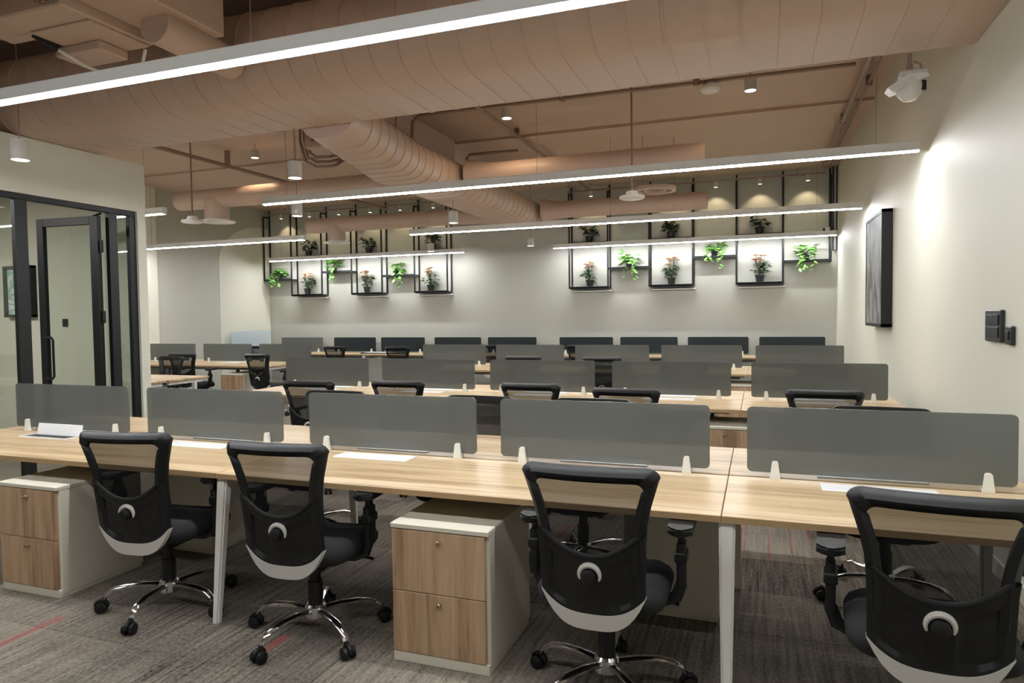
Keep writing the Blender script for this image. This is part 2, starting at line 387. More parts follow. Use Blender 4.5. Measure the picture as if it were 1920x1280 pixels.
obj('duct_body', loft([5.0, 5.6, 6.0, 6.3, 6.6, 6.9, 8.5, 10, 11.3]), 'duct', TRUNK, ang=50)
for i in range(28):
    y = 5.4+i*.21; obj('seam_ring', loft([y-.006, y+.006], .005), 'duct', TRUNK, ang=50)
def branch(t, yc, x0, x1, xc0, xc1, drop_x):
    zc, r = 3.22, .14
    for a, b, nm in ((x0, xc0, 0), (xc1, x1, 1)):
        bm = bmesh.new(); e = .05
        bm_tube(bm, [(a, yc, zc), (a+.02, yc, zc), (a+e, yc, zc), (b-e, yc, zc), (b-.02, yc, zc), (b, yc, zc)],
                [r*.8 if nm == 0 else r, r*.95 if nm == 0 else r, r, r, r, r], 24)
        obj('duct_run', bm, 'duct', t, ang=60)
    # flared boots joining the trunk duct
    for xa, xb in ((xc0, xc0-.35), (xc1, xc1+.35)):
        obj('flared_boot', tube([(xa, yc, zc), (xa+(xb-xa)*.3, yc, zc), (xa+(xb-xa)*.65, yc, zc), (xb, yc, zc)], [.20, .175, .15, .142], 24), 'duct', t, ang=60)
    if drop_x is not None:
        obj('drop', lathe([(.17, -.30), (.17, 0)], (drop_x, yc, zc-.02), 24), 'duct', t)
        d = obj('diffuser', lathe([(0, -.285), (.14, -.285), (.155, -.31), (.25, -.325), (.25, -.31), (.17, -.295), (.17, -.28)], (drop_x, yc, zc-.02), 28), 'white_plastic', t)
    return t
b1 = at(345, 391, Z=3.09); b2 = at(585, 436, Z=3.09)
Y1, Y2 = 7.95, 11.1
branch(TRUNK, Y1, at(335, 378, Y=Y1).x, at(1322, 285, Y=Y1).x, -4.25, -3.42, at(407, 400, Y=Y1).x)
branch(TRUNK, Y2, at(578, 425, Y=Y2).x, at(1326, 385, Y=Y2).x, -4.25, -3.42, at(631, 440, Y=Y2).x)
# round ceiling diffuser ring
q = at(1228, 356, Z=3.2)
t = thing('ring_diffuser', 'flat round salmon ring diffuser hanging near the disc on its rod', 'diffuser', (q.x, q.y, 3.2))
obj('outer_ring', lathe([(.24, -.02), (.29, -.02), (.29, .03), (.24, .03), (.24, -.02)], n=32), 'duct', t)
obj('inner_ring', lathe([(.13, -.015), (.16, -.015), (.16, .02), (.13, .02), (.13, -.015)], n=28), 'duct', t)
for k in range(3):
    a = 2*PI*k/3; obj('spoke', tube([(.14*math.cos(a), .14*math.sin(a), 0), (.26*math.cos(a), .26*math.sin(a), 0)], .008, 6), 'duct', t)
    obj('hanger_rod', tube([(.265*math.cos(a), .265*math.sin(a), .02), (.265*math.cos(a), .265*math.sin(a), .70)], .004, 5), 'pipe', t)

# fan coil unit and neighbours, top left
t = thing('fan_coil_unit', 'salmon boxy air unit with drip tray and white drain hose above the long linear light', 'air unit', (-4.08, 3.30, 3.30))
obj('casing', box((-.30, -.40, .0), (.27, .26, .50), .01), 'duct', t, smooth=False)
obj('access_panel', box((-.26, -.20, -.014), (.25, .24, 0), .004), 'duct', t, smooth=False)
obj('drip_tray', box((-.34, .02, -.075), (.06, .24, -.014), .008), 'salmon', t, smooth=False)
obj('end_box', box((-.62, -.62, .02), (-.30, -.05, .34), .01), 'salmon', t, smooth=False)
obj('coil_box', box((-.62, -.95, .10), (.10, -.42, .45), .01), 'duct', t, smooth=False)
for k in range(3): obj('copper_pipe', tube([(.12+.05*k, -.42, .02), (.12+.05*k, -.44, .2), (.12+.05*k, -.44, .5)], .014, 8), 'pipe', t)
obj('drain_hose', tube([(-.30, -.12, -.01), (-.26, -.02, -.05), (-.20, .12, -.115), (-.10, .24, -.165), (.02, .30, -.15), (.12, .30, -.08), (.18, .27, -.005)], .012, 8), 'white_plastic', t)
obj('hose_elbow', tube([(-.31, -.15, .005), (-.29, -.10, -.02), (-.26, -.02, -.05)], .016, 8), 'black', t)
for dx in (-.25, .22):
    for dy in (-.3, .2): obj('hanger_rod', tube([(dx, dy, .50), (dx, dy, .599)], .006, 6), 'pipe', t)
t = thing('plenum_box', 'salmon metal plenum box with round spigot between air unit and wide duct', 'air duct', (-3.60, 3.42, 3.34))
obj('box_body', box((-.20, -.55, .02), (.22, .32, .52), .01), 'salmon', t, smooth=False)
obj('spigot', tube([(.05, -.1, -.03), (.05, .30, -.04), (.05, .50, -.05), (.05, .575, -.05)], [.115, .115, .112, .108], 22), 'duct', t)
q = at(608, 262, Y=6.1)
t = thing('valve_box', 'salmon valve box with black plate and bent pipes beside the trunk duct', 'air unit', (q.x, 6.1, q.z))
obj('box_body', box((-.16, -.12, -.10), (.10, .14, .12), .006), 'duct', t, smooth=False)
obj('black_plate', box((-.07, -.128, -.03), (.08, -.12, .07), .003), 'black', t, smooth=False)
for k in range(3):
    obj('bent_pipe', tube([(-.20-.05*k, 0, .45), (-.20-.05*k, 0, .02), (-.18-.03*k, 0, -.12-.04*k), (-.10, 0, -.17-.05*k), (.06, 0, -.18-.05*k), (.10, .05, -.16-.05*k), (.10, .3, -.12)], .016, 8), 'pipe', t)
for dx in (-.12, .06): obj('hanger_rod', tube([(dx, 0, .12), (dx, 0, ZC-q.z-.001)], .005, 6), 'pipe', t)
# pipes and conduits
def pipe(label, pts, r=.022, name='pipe', clips=()):
    t = thing(name, label, 'pipe')
    obj('pipe_run', tube(pts, r, 10), 'pipe', t)
    for c in clips: obj('clip', box((c[0]-.03, c[1]-.03, c[2]-.03), (c[0]+.03, c[1]+.03, ZC-.002), .004), 'pipe', t, smooth=False)
    return t
pipe('brown sprinkler pipe along the ceiling with cylinder spots, bent down at its end', [(-4.5, 7.19, 3.455), (-3.86, 7.19, 3.455), (-3.82, 7.19, 3.48), (-3.80, 7.19, 3.74), (-3.72, 7.19, 3.80), (0.86, 7.28, 3.80)], .02, clips=[(-2.0, 7.225, 3.80), (-.6, 7.25, 3.8)])
pipe('thin brown conduit beside the sprinkler pipe', [(-4.5, 6.98, 3.46), (-3.92, 6.98, 3.462), (-3.90, 6.98, 3.78), (-3.80, 6.98, 3.83), (0.6, 7.05, 3.83)], .012, name='conduit', clips=[(-1.2, 7.02, 3.83)])
pipe('pair pipe along the ceiling nearest the picture wall, larger', [(.96, 5.3, 3.8), (.98, 12.2, 3.8)], .028, clips=[(.97, 7.0, 3.8), (.975, 9.4, 3.8)])
pipe('slim conduit along the ceiling nearest the picture wall', [(1.06, 5.3, 3.82), (1.08, 12.2, 3.82)], .014, name='conduit', clips=[(1.07, 8.0, 3.82)])
pipe('straight salmon pipe running toward the shelf wall beside the ceiling spot', [(-2.95, 5.3, 3.8), (-3.0, 12.5, 3.8)], .025, clips=[(-2.97, 8.5, 3.8)])
pipe('straight pipe running toward the shelf wall above the disc on its rod', [(-7.28, 5.75, 3.68), (-7.2, 12.4, 3.68)], .028, clips=[(-7.25, 8.0, 3.68)])
e0 = at(876, 318, Y=8.6); e1 = at(880, 290, Y=8.6); e2 = at(972, 282, Y=8.6)
pipe('short L-shaped brown pipe above the branch duct', [(e0.x, 8.6, 3.28), (e0.x, 8.6, e1.z-.04), (e0.x+.04, 8.6, e1.z), (e2.x, 8.6, e2.z)], .02)
pipe('thin brown conduit high above the long linear light', [(-2.4, 3.9, 3.80), (.8, 3.9, 3.80)], .014, name='conduit', clips=[(-1.9, 3.9, 3.8), (-1.2, 3.9, 3.8)])
pipe('salmon pipe crossing above the long linear light toward the wide duct', [(-2.15, 2.3, 3.7), (-2.2, 4.05, 3.7)], .024, clips=[(-2.16, 2.7, 3.7)])
t = thing('cable_ring', 'small coiled cable hanging below the ceiling by the air unit', 'cable', (-1.55, 3.85, 3.72))
obj('coil', tube([(.05*math.cos(a*PI/8), 0, .05*math.sin(a*PI/8)) for a in range(17)], .005, 6), 'pipe', t)
obj('tail', tube([(0, 0, .05), (.01, 0, .12), (0, 0, .178)], .004, 5), 'pipe', t)
# white junction box on the pipe, cable tray
q = at(1332, 166, Y=7.25)
t = thing('detector_box', 'flat white detector box under the sprinkler pipe beside a ceiling spot', 'detector', (q.x, 7.24, 3.72))
obj('box_body', lathe([(0, -.03), (.08, -.03), (.10, -.01), (.10, .02), (.04, .06), (0, .06)], n=24), 'white_plastic', t)
obj('mount', box((-.04, -.03, .05), (.04, .03, .06), .004), 'pipe', t)

# ------------------------------------------------------------------ lights
ZL = 2.70
def linear(label, x0, x1, y, off=''):
    t = thing('linear_light'+off, label, 'light', ((x0+x1)/2, y, ZL), group='long linear lights')
    h = (x1-x0)/2
    obj('profile', box((-h, -.027, .013), (h, .027, .085), .004), 'profile', t, smooth=False)
    obj('flange', box((-h, -.042, .011), (h, .042, .014)), 'profile', t, smooth=False)
    obj('diffuser'+off, prism(rrect(-.012, 0, .012, .014, .004, 3), 'X', -h+.004, h-.004), 'led', t)
    for sx in (-1, 1): obj('end_cap', box((sx*h-.004, -.033, .002), (sx*h+.004, .033, .087), .002), 'profile', t, smooth=False)
    n = max(2, int(h))
    for k in range(n):
        x = -h+.3+(2*h-.6)*k/(n-1)
        obj('suspension_cable', tube([(x, 0, .08), (x, 0, ZC-ZL-.001)], .0022, 5), 'pipe', t)
    lamp('AREA', 'strip_lamp'+off, t, (0, 0, -.004), STRIP_W*(x1-x0)*(.5 if y < 1 else 1), (.94, .98, .97), shape='RECTANGLE', size=x1-x0-.02, size_y=.022)
    return t
XE = 1.195
linear('long linear light above the bench beside the glass door', -7.0+1.2, XE, 2.72)
linear('long linear light above the second bench, ending at the picture wall', -5.09, XE-.02, 6.15)
linear('linear light above the third bench, ending at the picture wall', -4.98, XE-.02, 9.28)
linear('short linear light above the shelf wall bench, ending beside picture wall', -3.62, XE, 12.35)
linear('linear light in front of the shelf frame with the painted arch', -10.05, -5.42, 12.28)
linear('linear light above the third bench beside the painted arch wall', -10.3, -6.8, 9.15)
linear('linear light just past the end of the glazed meeting room', -9.9, -6.56, 6.2)
linear('linear light over the open floor before the bench beside the glass door', -5.2, XE, .9, '_offscreen')

def pendant(label, x, y, zb, r=.065, h=.15, spot=18, rod=True, lens='neutral', col=(1, .86, .66), blend=.6, size=95, top=ZC):
    t = thing('cylinder_pendant', label, 'light', (x, y, zb), group='white cylinder lights')
    obj('can', lathe([(r-.006, 0), (r, 0), (r, h), (.01, h), (0, h)], n=24), 'cyl', t)
    obj('lens', lathe([(0, .004), (r-.006, .004), (r-.006, .0)], n=24), lens, t)
    if rod: obj('cord', tube([(0, 0, h), (0, 0, top-zb-.001)], .004, 6), 'pipe', t)
    lamp('SPOT', 'pendant_lamp', t, (0, 0, -.006), spot*SPOT_K, col, spot_size=math.radians(size), spot_blend=blend, shadow_soft_size=.05)
    return t
def pz(px, py, z): p = at(px, py, Z=z); return p.x, p.y, z
pendant('white cylinder pendant hanging beside the glazed meeting room bulkhead', *pz(38, 300, 2.70), spot=20)
pendant('white cylinder pendant hanging beside the trunk duct, by the second bench', *pz(553, 334, 2.77), spot=20)
pendant('white cylinder pendant hanging between the branch ducts beside the trunk duct', *pz(850, 418, 2.70), spot=20, top=3.0)
pendant('white cylinder pendant hanging in front of the shelf frame end', *pz(808, 471, 2.70), spot=20)
pendant('white cylinder pendant hanging beside the left end of the second bench light', *pz(557, 405, 2.70), spot=20)
for k, (px, py) in enumerate(((950, 222), (1407, 170))):
    p = at(px, py, Z=3.70)
    pendant(('warm cylinder ceiling spot on the sprinkler pipe beside straight salmon pipe', 'warm cylinder ceiling spot on the sprinkler pipe nearest the picture wall')[k], p.x, p.y, 3.70, .06, .12, 45, True, 'warm', (1, .72, .45), .8, 155)
p = at(478, 296, Z=3.7); pendant('small warm ceiling spot above the second bench beside the air pipes', p.x, p.y, 3.70, .055, .11, 30, True, 'warm', (1, .72, .45))
p = at(995, 461, Z=2.7); pendant('small white cylinder pendant alone in front of the bare shelf wall', p.x, p.y, 2.70, .06, .13, 4)
# track along the shelf wall with small warm spots
SP = [((1108, 362), 'R'), ((1262, 354), 'R'), ((1342, 341), 'R'), ((1425, 334), 'R'), ((1515, 326), 'R'), ((527, 404), 'L'), ((580, 400), 'L'), ((635, 396), 'L'), ((694, 390), 'L'), ((750, 387), 'L'), ((812, 384), 'L')]
for nm, x0, x1 in (('picture wall', -3.4, 1.05), ('painted arch', -10.3, -5.6)):
    tr = thing('light_track', 'thin light track under the ceiling at the shelf frame by the %s' % nm, 'light track', ((x0+x1)/2, 12.55, 3.76))
    obj('track_rail', box((x0-(x0+x1)/2, -.015, 0), (x1-(x0+x1)/2, .015, .025), .002), 'pipe', tr, smooth=False)
    for fx in (-.8, .0, .8): obj('drop_rod', tube([(fx*(x1-x0)/2, 0, .02), (fx*(x1-x0)/2, 0, ZC-3.76-.001)], .005, 6), 'pipe', tr)
ordn = ['first', 'second', 'third', 'fourth', 'fifth', 'sixth']
for g_, anchor in (('R', 'picture wall'), ('L', 'painted arch wall')):
    L_ = [s for s in SP if s[1] == g_]
    xs = sorted([at(*s[0], Y=12.55).x for s in L_], reverse=(g_ == 'R'))
    for k, x in enumerate(xs):
        t = thing('track_spot', 'small warm track spot at the shelf wall, %s from the %s' % (ordn[k], anchor), 'light', (x, 12.55, 3.66), group='track spots at the shelf wall')
        obj('can', lathe([(.03, 0), (.034, 0), (.034, .10), (0, .10)], n=16), 'cyl', t)
        obj('lens', lathe([(0, .004), (.03, .004), (.03, 0)], n=16), 'warm', t)
        l = lamp('SPOT', 'spot_lamp', t, (0, 0, -.006), 14*SPOT_K, (1, .80, .52), spot_size=math.radians(92), spot_blend=.55, shadow_soft_size=.02)
        l.rotation_euler = (math.radians(20), 0, 0)

# discs on rods, ceiling camera
for k, ((px, py), lb) in enumerate((((361, 416), 'white access point disc on a long rod beside the drop diffuser'), ((1185, 371), 'white access point disc on a long rod beside the ring diffuser'))):
    p = at(px, py, Z=2.72)
    t = thing('access_point', lb, 'access point', (p.x, p.y, 2.72))
    obj('disc', lathe([(0, -.012), (.12, -.012), (.14, 0), (.13, .02), (.07, .03), (.06, .07), (.015, .08), (0, .08)], n=28), 'white_plastic', t)
    obj('rod', tube([(0, 0, .075), (0, 0, ZC-2.72-.001)], .011, 8), 'pipe', t)
p = at(1705, 165, Z=2.85)
t = thing('ceiling_camera', 'white bracketed camera hanging on a short brown stem by the picture wall', 'camera', (p.x, p.y, 2.85))
obj('stem', tube([(0, 0, .10), (0, 0, .145)], .017, 10), 'pipe', t)
obj('stem_pole', tube([(0, 0, .14), (0, 0, 3.0-2.85+.06)], .012, 8), 'pipe', t)
obj('bracket', box((-.06, -.05, .06), (.10, .05, .10), .01), 'cyl', t)
obj('visor', prism([(-.13, .0), (-.10, -.03), (.10, .05), (.08, .07), (-.02, .07)], 'Y', -.06, .06), 'white_plastic', t)
obj('body', lathe([(0, -.09), (.04, -.085), (.07, -.05), (.075, 0), (.06, .05), (0, .06)], (0, 0, .01), 20), 'white_plastic', t)
obj('lens', lathe([(0, -.03), (.02, -.03), (.02, .03), (0, .03)], (.07, -.02, .0), 12), 'black', t)
obj('cord', tube([(.02, 0, .16), (.06, 0, .14), (.07, 0, .09)], .006, 6), 'pipe', t)
p = at(1552, 429, Y=12.5)
t = thing('wall_camera', 'tiny white and black camera on the shelf frame end post', 'camera', (p.x, 12.52, p.z))
obj('camera_body', box((-.05, -.07, -.03), (.03, .05, .03), .01, 2), 'white_plastic', t)
obj('lens', lathe([(0, -.02), (.022, -.02), (.022, .02), (0, .02)], (-.055, -.05, -.01), 12), 'black', t)
obj('arm', tube([(.0, .05, 0), (.04, .08, .02), (.06, .09, .05)], .012, 8), 'white_plastic', t)

# ------------------------------------------------------------------ shelf frames on the back wall
YS0, YS1 = 12.58, 12.79
def shelf_frame(label, boxes, conns, end_posts):
    t = thing('shelf_frame', label, 'shelf', (0, 0, 0)); b = .014
    def bb(n, a, c, mat='frame'): obj(n, box(a, c, .002), mat, t, smooth=False)
    def bx(n, x0, x1, y0, y1, z0, z1, mat='frame'): bb(n, (x0, y0, z0), (x1, y1, z1), mat)
    top = 3.72
    for x0, x1 in boxes:
        for x in (x0, x1):
            for y in (YS0, YS1): bx('post', x-b, x+b, y-b, y+b, 1.965, top if y == YS0 else ZC-.01)
            bx('tie_bar', x-b, x+b, YS0, YS1, top, top+.028)
        for z in (1.955, 2.79):
            bx('shelf_board', x0-b, x1+b, YS0-b, YS1, z, z+.022)
            bx('shelf_rail', x0+b, x1-b, YS0-b, YS0+b, z-.012, z+.034)
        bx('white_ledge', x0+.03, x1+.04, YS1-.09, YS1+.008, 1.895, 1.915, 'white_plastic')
    for x0, x1, z in conns:
        bx('shelf_board', x0, x1, YS0-b, YS1, z, z+.022)
        bx('shelf_rail', x0, x1, YS0-b-.001, YS0+b, z-.014, z+.034)
    for x, z in end_posts:
        for y in (YS0, YS1): bx('post', x-b, x+b, y-b, y+b, z-.014, top if y == YS0 else ZC-.01)
        bx('tie_bar', x-b, x+b, YS0, YS1, top, top+.028)
    return t
LB = [(-9.72, -8.93), (-8.18, -7.44), (-6.67, -5.93)]; RB = [(-3.38, -2.64), (-1.88, -1.11), (-.37, .39)]
LC = [(-10.45, -9.72, 2.31), (-8.93, -8.18, 2.44), (-7.44, -6.67, 2.31)]; RC = [(-2.64, -1.88, 2.30), (-1.11, -.37, 2.44), (.39, 1.13, 2.31)]
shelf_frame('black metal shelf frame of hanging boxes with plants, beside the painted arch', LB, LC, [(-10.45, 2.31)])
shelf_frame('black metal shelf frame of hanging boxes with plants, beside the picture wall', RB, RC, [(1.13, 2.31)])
t = thing('cable_trunking', 'dark vertical trunking in the corner of shelf wall and picture wall', 'trunking', (0, 0, 0))
obj('trunk', box((1.17, 12.70, 2.5), (1.235, 12.795, ZC-.005), .004), 'frame', t, smooth=False)
obj('cover_strip', box((1.185, 12.692, 2.5), (1.22, 12.70, ZC-.01), .002), 'metal_grey', t, smooth=False)

# ------------------------------------------------------------------ plants
def leaf_bm(bm, base, dirv, L, W, droop=.3):
    d = Vector(dirv).normalized(); side = d.cross(Vector((0, 0, 1)))
    side = side.normalized() if side.length > 1e-3 else Vector((1, 0, 0)); nrm = side.cross(d)
    pts = []
    for s, wd in ((0, .08), (.3, .85), (.6, 1.), (.85, .55), (1., .02)):
        c = Vector(base)+d*L*s-Vector((0, 0, droop*L*s*s))
        pts.append((bm.verts.new(c+side*W*wd*.5-nrm*W*.12*wd), bm.verts.new(c), bm.verts.new(c-side*W*wd*.5-nrm*W*.12*wd)))
    for a, b in zip(pts, pts[1:]):
        for k in (0, 1): bm.faces.new((a[k], a[k+1], b[k+1], b[k]))
def pot_parts(t, r=.075, h=.13):
    obj('pot', lathe([(0, 0), (r*.72, 0), (r*.95, h*.82), (r*1.06, h*.82), (r*1.06, h), (r*.92, h), (r*.9, h*.86), (0, h*.86)], n=18), 'pot', t)
def foliage(t, n, zr, spread, lm, L, W, up, z0, name='foliage', droop=.3, seed=0):
    rnd = random.Random(seed); bm = bmesh.new(); sb = bmesh.new()
    for k in range(n):
        a = rnd.uniform(0, 2*PI); z = rnd.uniform(*zr); r = spread*rnd.uniform(.25, 1)
        tip = Vector((r*math.cos(a), r*math.sin(a)*.75, z))
        if k % 3 == 0: bm_tube(sb, [(0, 0, z0), (tip.x*.4, tip.y*.4, z0+(z-z0)*.6), tip], [.006, .005, .003], 5)
        for q in range(3):
            leaf_bm(bm, tip, (math.cos(a+rnd.uniform(-1.2, 1.2)), math.sin(a+rnd.uniform(-1.2, 1.2)), rnd.uniform(-.3, up)), L*rnd.uniform(.7, 1.2), W*rnd.uniform(.8, 1.2), droop)
    for q in (bm, sb):
        for v in q.verts: v.co.y = min(v.co.y, .095)
    f = obj(name, bm, lm, t); f['kind'] = 'stuff'
    obj('stem', sb, 'stem', t)
def flower_bm(bm, c, r):
    for ring, (n, rr, up) in enumerate(((7, r, .25), (5, r*.62, .8), (1, r*.3, 1.5))):
        for k in range(n):
            a = 2*PI*k/n+ring*.4; leaf_bm(bm, Vector(c)+Vector((0, 0, .004*ring)), (math.cos(a), math.sin(a), up), rr, rr*.9, .1)
upn = ['end box by arch', 'middle box', 'inner end box']
upr = ['inner end box', 'middle box', 'end box by picture wall']
for side, B, C_, nm, words in (('L', LB, LC, 'arch-side shelf frame', upn), ('R', RB, RC, 'picture-side shelf frame', upr)):
    for k, (x0, x1) in enumerate(B):
        xc = (x0+x1)/2; sd = k*7+(100 if side == 'R' else 0)
        t = thing('potted_plant', 'dark leafy plant in black pot, upper shelf, %s, %s' % (words[k], nm), 'plant', (xc+.0, 12.685, 2.812), group='dark leafy potted plants')
        pot_parts(t); foliage(t, 26, (.16, .34), .15, 'leaf_dark', .10, .06, .6, .11, seed=sd)
        t = thing('flowering_plant', 'peach flowering plant, black pot, lower shelf, %s, %s' % (words[k], nm), 'plant', (xc+(-.06 if side == 'L' else .0), 12.685, 1.977), group='flowering potted plants')
        pot_parts(t, .075, .14); foliage(t, 22, (.18, .36), .14, 'leaf_dark', .09, .05, .5, .12, seed=sd+1)
        rnd = random.Random(sd+2)
        for q in range(10):
            a = rnd.uniform(0, 2*PI); r = rnd.uniform(.01, .12); c = (r*math.cos(a), r*math.sin(a)*.6-.03, rnd.uniform(.36, .50))
            fb = bmesh.new(); flower_bm(fb, c, .062); bm_ = obj('flower', fb, 'petal', t)
            obj('flower_stem', tube([(0, 0, .13), (c[0]*.5, c[1]*.5, .26), c], .004, 5), 'stem', t)
    for k, (x0, x1, z) in enumerate(C_):
        xc = (x0+x1)/2+(-.03 if side == 'L' else 0); sd = 300+k*7+(100 if side == 'R' else 0)
        if side == 'L' and k == 0: xc = -10.12
        if side == 'L' and k == 1: xc = -8.66
        if side == 'L' and k == 2: xc = -7.12
        if side == 'R' and k == 2: xc = .75
        t = thing('trailing_plant', 'bright green trailing plant, connecting shelf, %s, %s' % (words[k].replace('middle box', 'middle shelf').replace('box', 'shelf'), nm), 'plant', (xc, 12.66, z+.022), group='trailing green plants')
        pot_parts(t, .06, .09); foliage(t, 24, (.10, .26), .15, 'leaf_bright', .11, .08, .5, .08, seed=sd)
        bm = bmesh.new(); sb = bmesh.new(); rnd = random.Random(sd+3)
        for v in range(4):
            x = rnd.uniform(-.12, .14); y = -.112-rnd.uniform(0, .03); zb = -rnd.uniform(.06, .20)
            bm_tube(sb, [(x*.5, -.05, .11), (x, y, .08), (x+.01, y, zb)], .003, 5)
            for q in range(6):
                zz = .08+(zb-.08)*q/5; leaf_bm(bm, (x, y, zz), (rnd.uniform(-1, 1), rnd.uniform(-.8, .0), rnd.uniform(-.6, .3)), .08, .06, .3)
        o = obj('trailing_leaves', bm, 'leaf_bright', t); o['kind'] = 'stuff'
        obj('trailing_stem', sb, 'stem', t)

# ------------------------------------------------------------------ right wall things
t = thing('wall_art', 'tall grey abstract canvas in deep black frame on the cream wall', 'picture')
ya, yb_, za, zb_ = 7.62, 8.68, 1.30, 2.47
obj('canvas', box((1.145, ya+.03, za+.03), (1.16, yb_-.03, zb_-.03)), 'art_grey', t, smooth=False)
fb = bmesh.new()
for a, b in (((1.14, ya, za), (XR-.002, ya+.035, zb_)), ((1.14, yb_-.035, za), (XR-.002, yb_, zb_)), ((1.14, ya, za), (XR-.002, yb_, za+.035)), ((1.14, ya, zb_-.035), (XR-.002, yb_, zb_))): bm_box(fb, a, b, .003)
obj('picture_frame', fb, 'frame', t, smooth=False)
for nm, lb, y0, y1, z0, z1, n in (('light_switch', 'large black switch panel on the cream wall', 4.33, 4.60, 1.285, 1.462, 2), ('light_switch', 'small narrow black switch plate beside the large switch panel', 4.165, 4.265, 1.278, 1.377, 1)):
    t = thing(nm, lb, 'switch')
    obj('plate', box((XR-.022, y0, z0), (XR-.001, y1, z1), .006, 2), 'switch', t, smooth=False)
    for k in range(n):
        d = (z1-z0-.04)/n; obj('rocker', box((XR-.028, y0+.03, z0+.02+k*d+.006), (XR-.02, y1-.03, z0+.02+(k+1)*d-.006), .003), 'black', t, smooth=False)

# ------------------------------------------------------------------ benches
ZD, TH, HD = .718, .026, .67
ROWS = [3.27, 6.16, 9.36, 12.59]
ROWNAME = ['bench beside the glass door', 'second bench from the glass door', 'third bench from the glass door', 'shelf wall bench']
def leg_bm(xc, y0, y1):
    bm = bmesh.new(); a, b = .03, .018
    lo = [(xc+sx*b, y0+sy*b, 0.0) for sx, sy in ((-1, -1), (1, -1), (1, 1), (-1, 1))]; hi = [(xc+sx*a, y1+sy*a*.8, ZD-TH-.001) for sx, sy in ((-1, -1), (1, -1), (1, 1), (-1, 1))]
    vl = [bm.verts.new(p) for p in lo]; vh = [bm.verts.new(p) for p in hi]
    bm.faces.new(vl[::-1]); bm.faces.new(vh)
    for k in range(4): bm.faces.new((vl[k], vl[(k+1) % 4], vh[(k+1) % 4], vh[k]))
    bmesh.ops.bevel(bm, geom=[e for e in bm.edges if abs((e.verts[0].co-e.verts[1].co).z) > .3], offset=.008, segments=2, affect='EDGES')
    return bm
def bench(label, x0, x1, yc, flaps, left_leg=True, right_leg=False, both=True, near=True, inset=.018):
    t = thing('bench_desk', label, 'desk', ((x0+x1)/2, yc, 0), group='oak bench desks')
    h = (x1-x0)/2-.0015
    sides = ([-1] if near else [])+([1] if both else [])
    for s in sides:
        a, b = sorted((s*.012, s*HD))
        holes = [fx-(x0+x1)/2 for fx, op in flaps if op and s < 0]
        if holes:
            c = holes[0]; tb = bmesh.new()
            for p0, p1 in (((-h, a), (c-.20, b)), ((c+.20, a), (h, b)), ((c-.20, a), (c+.20, -.20)), ((c-.20, -.07), (c+.20, b))):
                bm_box(tb, (p0[0], p0[1], ZD-TH+.001), (p1[0], p1[1], ZD))
            obj('desktop', tb, 'oak', t, smooth=False)
        else: obj('desktop', box((-h, a, ZD-TH+.001), (h, b, ZD), .002), 'oak', t, smooth=False)
        e = s*HD; obj('edge_band', box((-h, min(e, e-s*.003), ZD-TH), (h, max(e, e-s*.003)+(.0015 if s > 0 else 0)-(0), ZD-.0022)), 'oak_edge', t, smooth=False) if s > 0 else obj('edge_band', box((-h, e-.0015, ZD-TH), (h, e+.002, ZD-.0022)), 'oak_edge', t, smooth=False)
        obj('support_beam', box((-h+.04, s*.34-.02, ZD-TH-.045), (h-.04, s*.34+.02, ZD-TH), .003), 'metal_grey', t, smooth=False)
        for xx, on in ((-h+inset, left_leg), (h-.055, right_leg)):
            if on: obj('leg', leg_bm(xx, s*(HD+.035) if s < 0 else s*(HD-.17), s*(HD-.04) if s < 0 else s*(HD-.2)), 'metal_white', t)
        for xx, on in ((-h+inset, left_leg), (h-.055, right_leg)):
            if on: obj('cross_bar', box((xx-.02, min(s*.05, s*(HD-.07)), ZD-TH-.04), (xx+.02, max(s*.05, s*(HD-.07)), ZD-TH-.001), .003), 'metal_white', t, smooth=False)
    obj('cable_tray', box((-h+.1, -.09, ZD-TH-.09), (h-.1, .09, ZD-TH-.03), .004), 'metal_grey', t, smooth=False)
    for fx, op in flaps:
        c = fx-(x0+x1)/2
        for s in sides:
            if op and s < 0:
                rb = bmesh.new(); z0, z1 = ZD-.052, ZD-.001
                for p0, p1 in (((c-.20, -.20, z0), (c+.20, -.07, z0+.003)), ((c-.20, -.20, z0), (c-.197, -.07, z1)), ((c+.197, -.20, z0), (c+.20, -.07, z1)), ((c-.20, -.20, z0), (c+.20, -.197, z1)), ((c-.20, -.073, z0), (c+.20, -.07, z1))): bm_box(rb, p0, p1)
                obj('flap_recess', rb, 'metal_grey', t, smooth=False)
                rm = bmesh.new()
                for p0, p1 in (((c-.212, -.212), (c+.212, -.196)), ((c-.212, -.074), (c+.212, -.058)), ((c-.212, -.196), (c-.196, -.074)), ((c+.196, -.196), (c+.212, -.074))): bm_box(rm, (*p0, ZD-.0005), (*p1, ZD+.003))
                obj('flap_rim', rm, 'flap', t, smooth=False)
                ob = obj('cable_flap', box((-.20, -.004, 0), (.20, .004, .075), .002), 'flap', t, (c+.04, -.12, ZD+.002), smooth=False)
                ob.rotation_euler = (math.radians(-14), 0, 0)
            else:
                a, b = sorted((s*.06, s*.18)); obj('cable_flap', box((c-.22, a, ZD-.001), (c+.22, b, ZD+.005), .002), 'flap', t, smooth=False)
    return t
SW, SZ0, SZ1 = 1.036, .742, 1.038
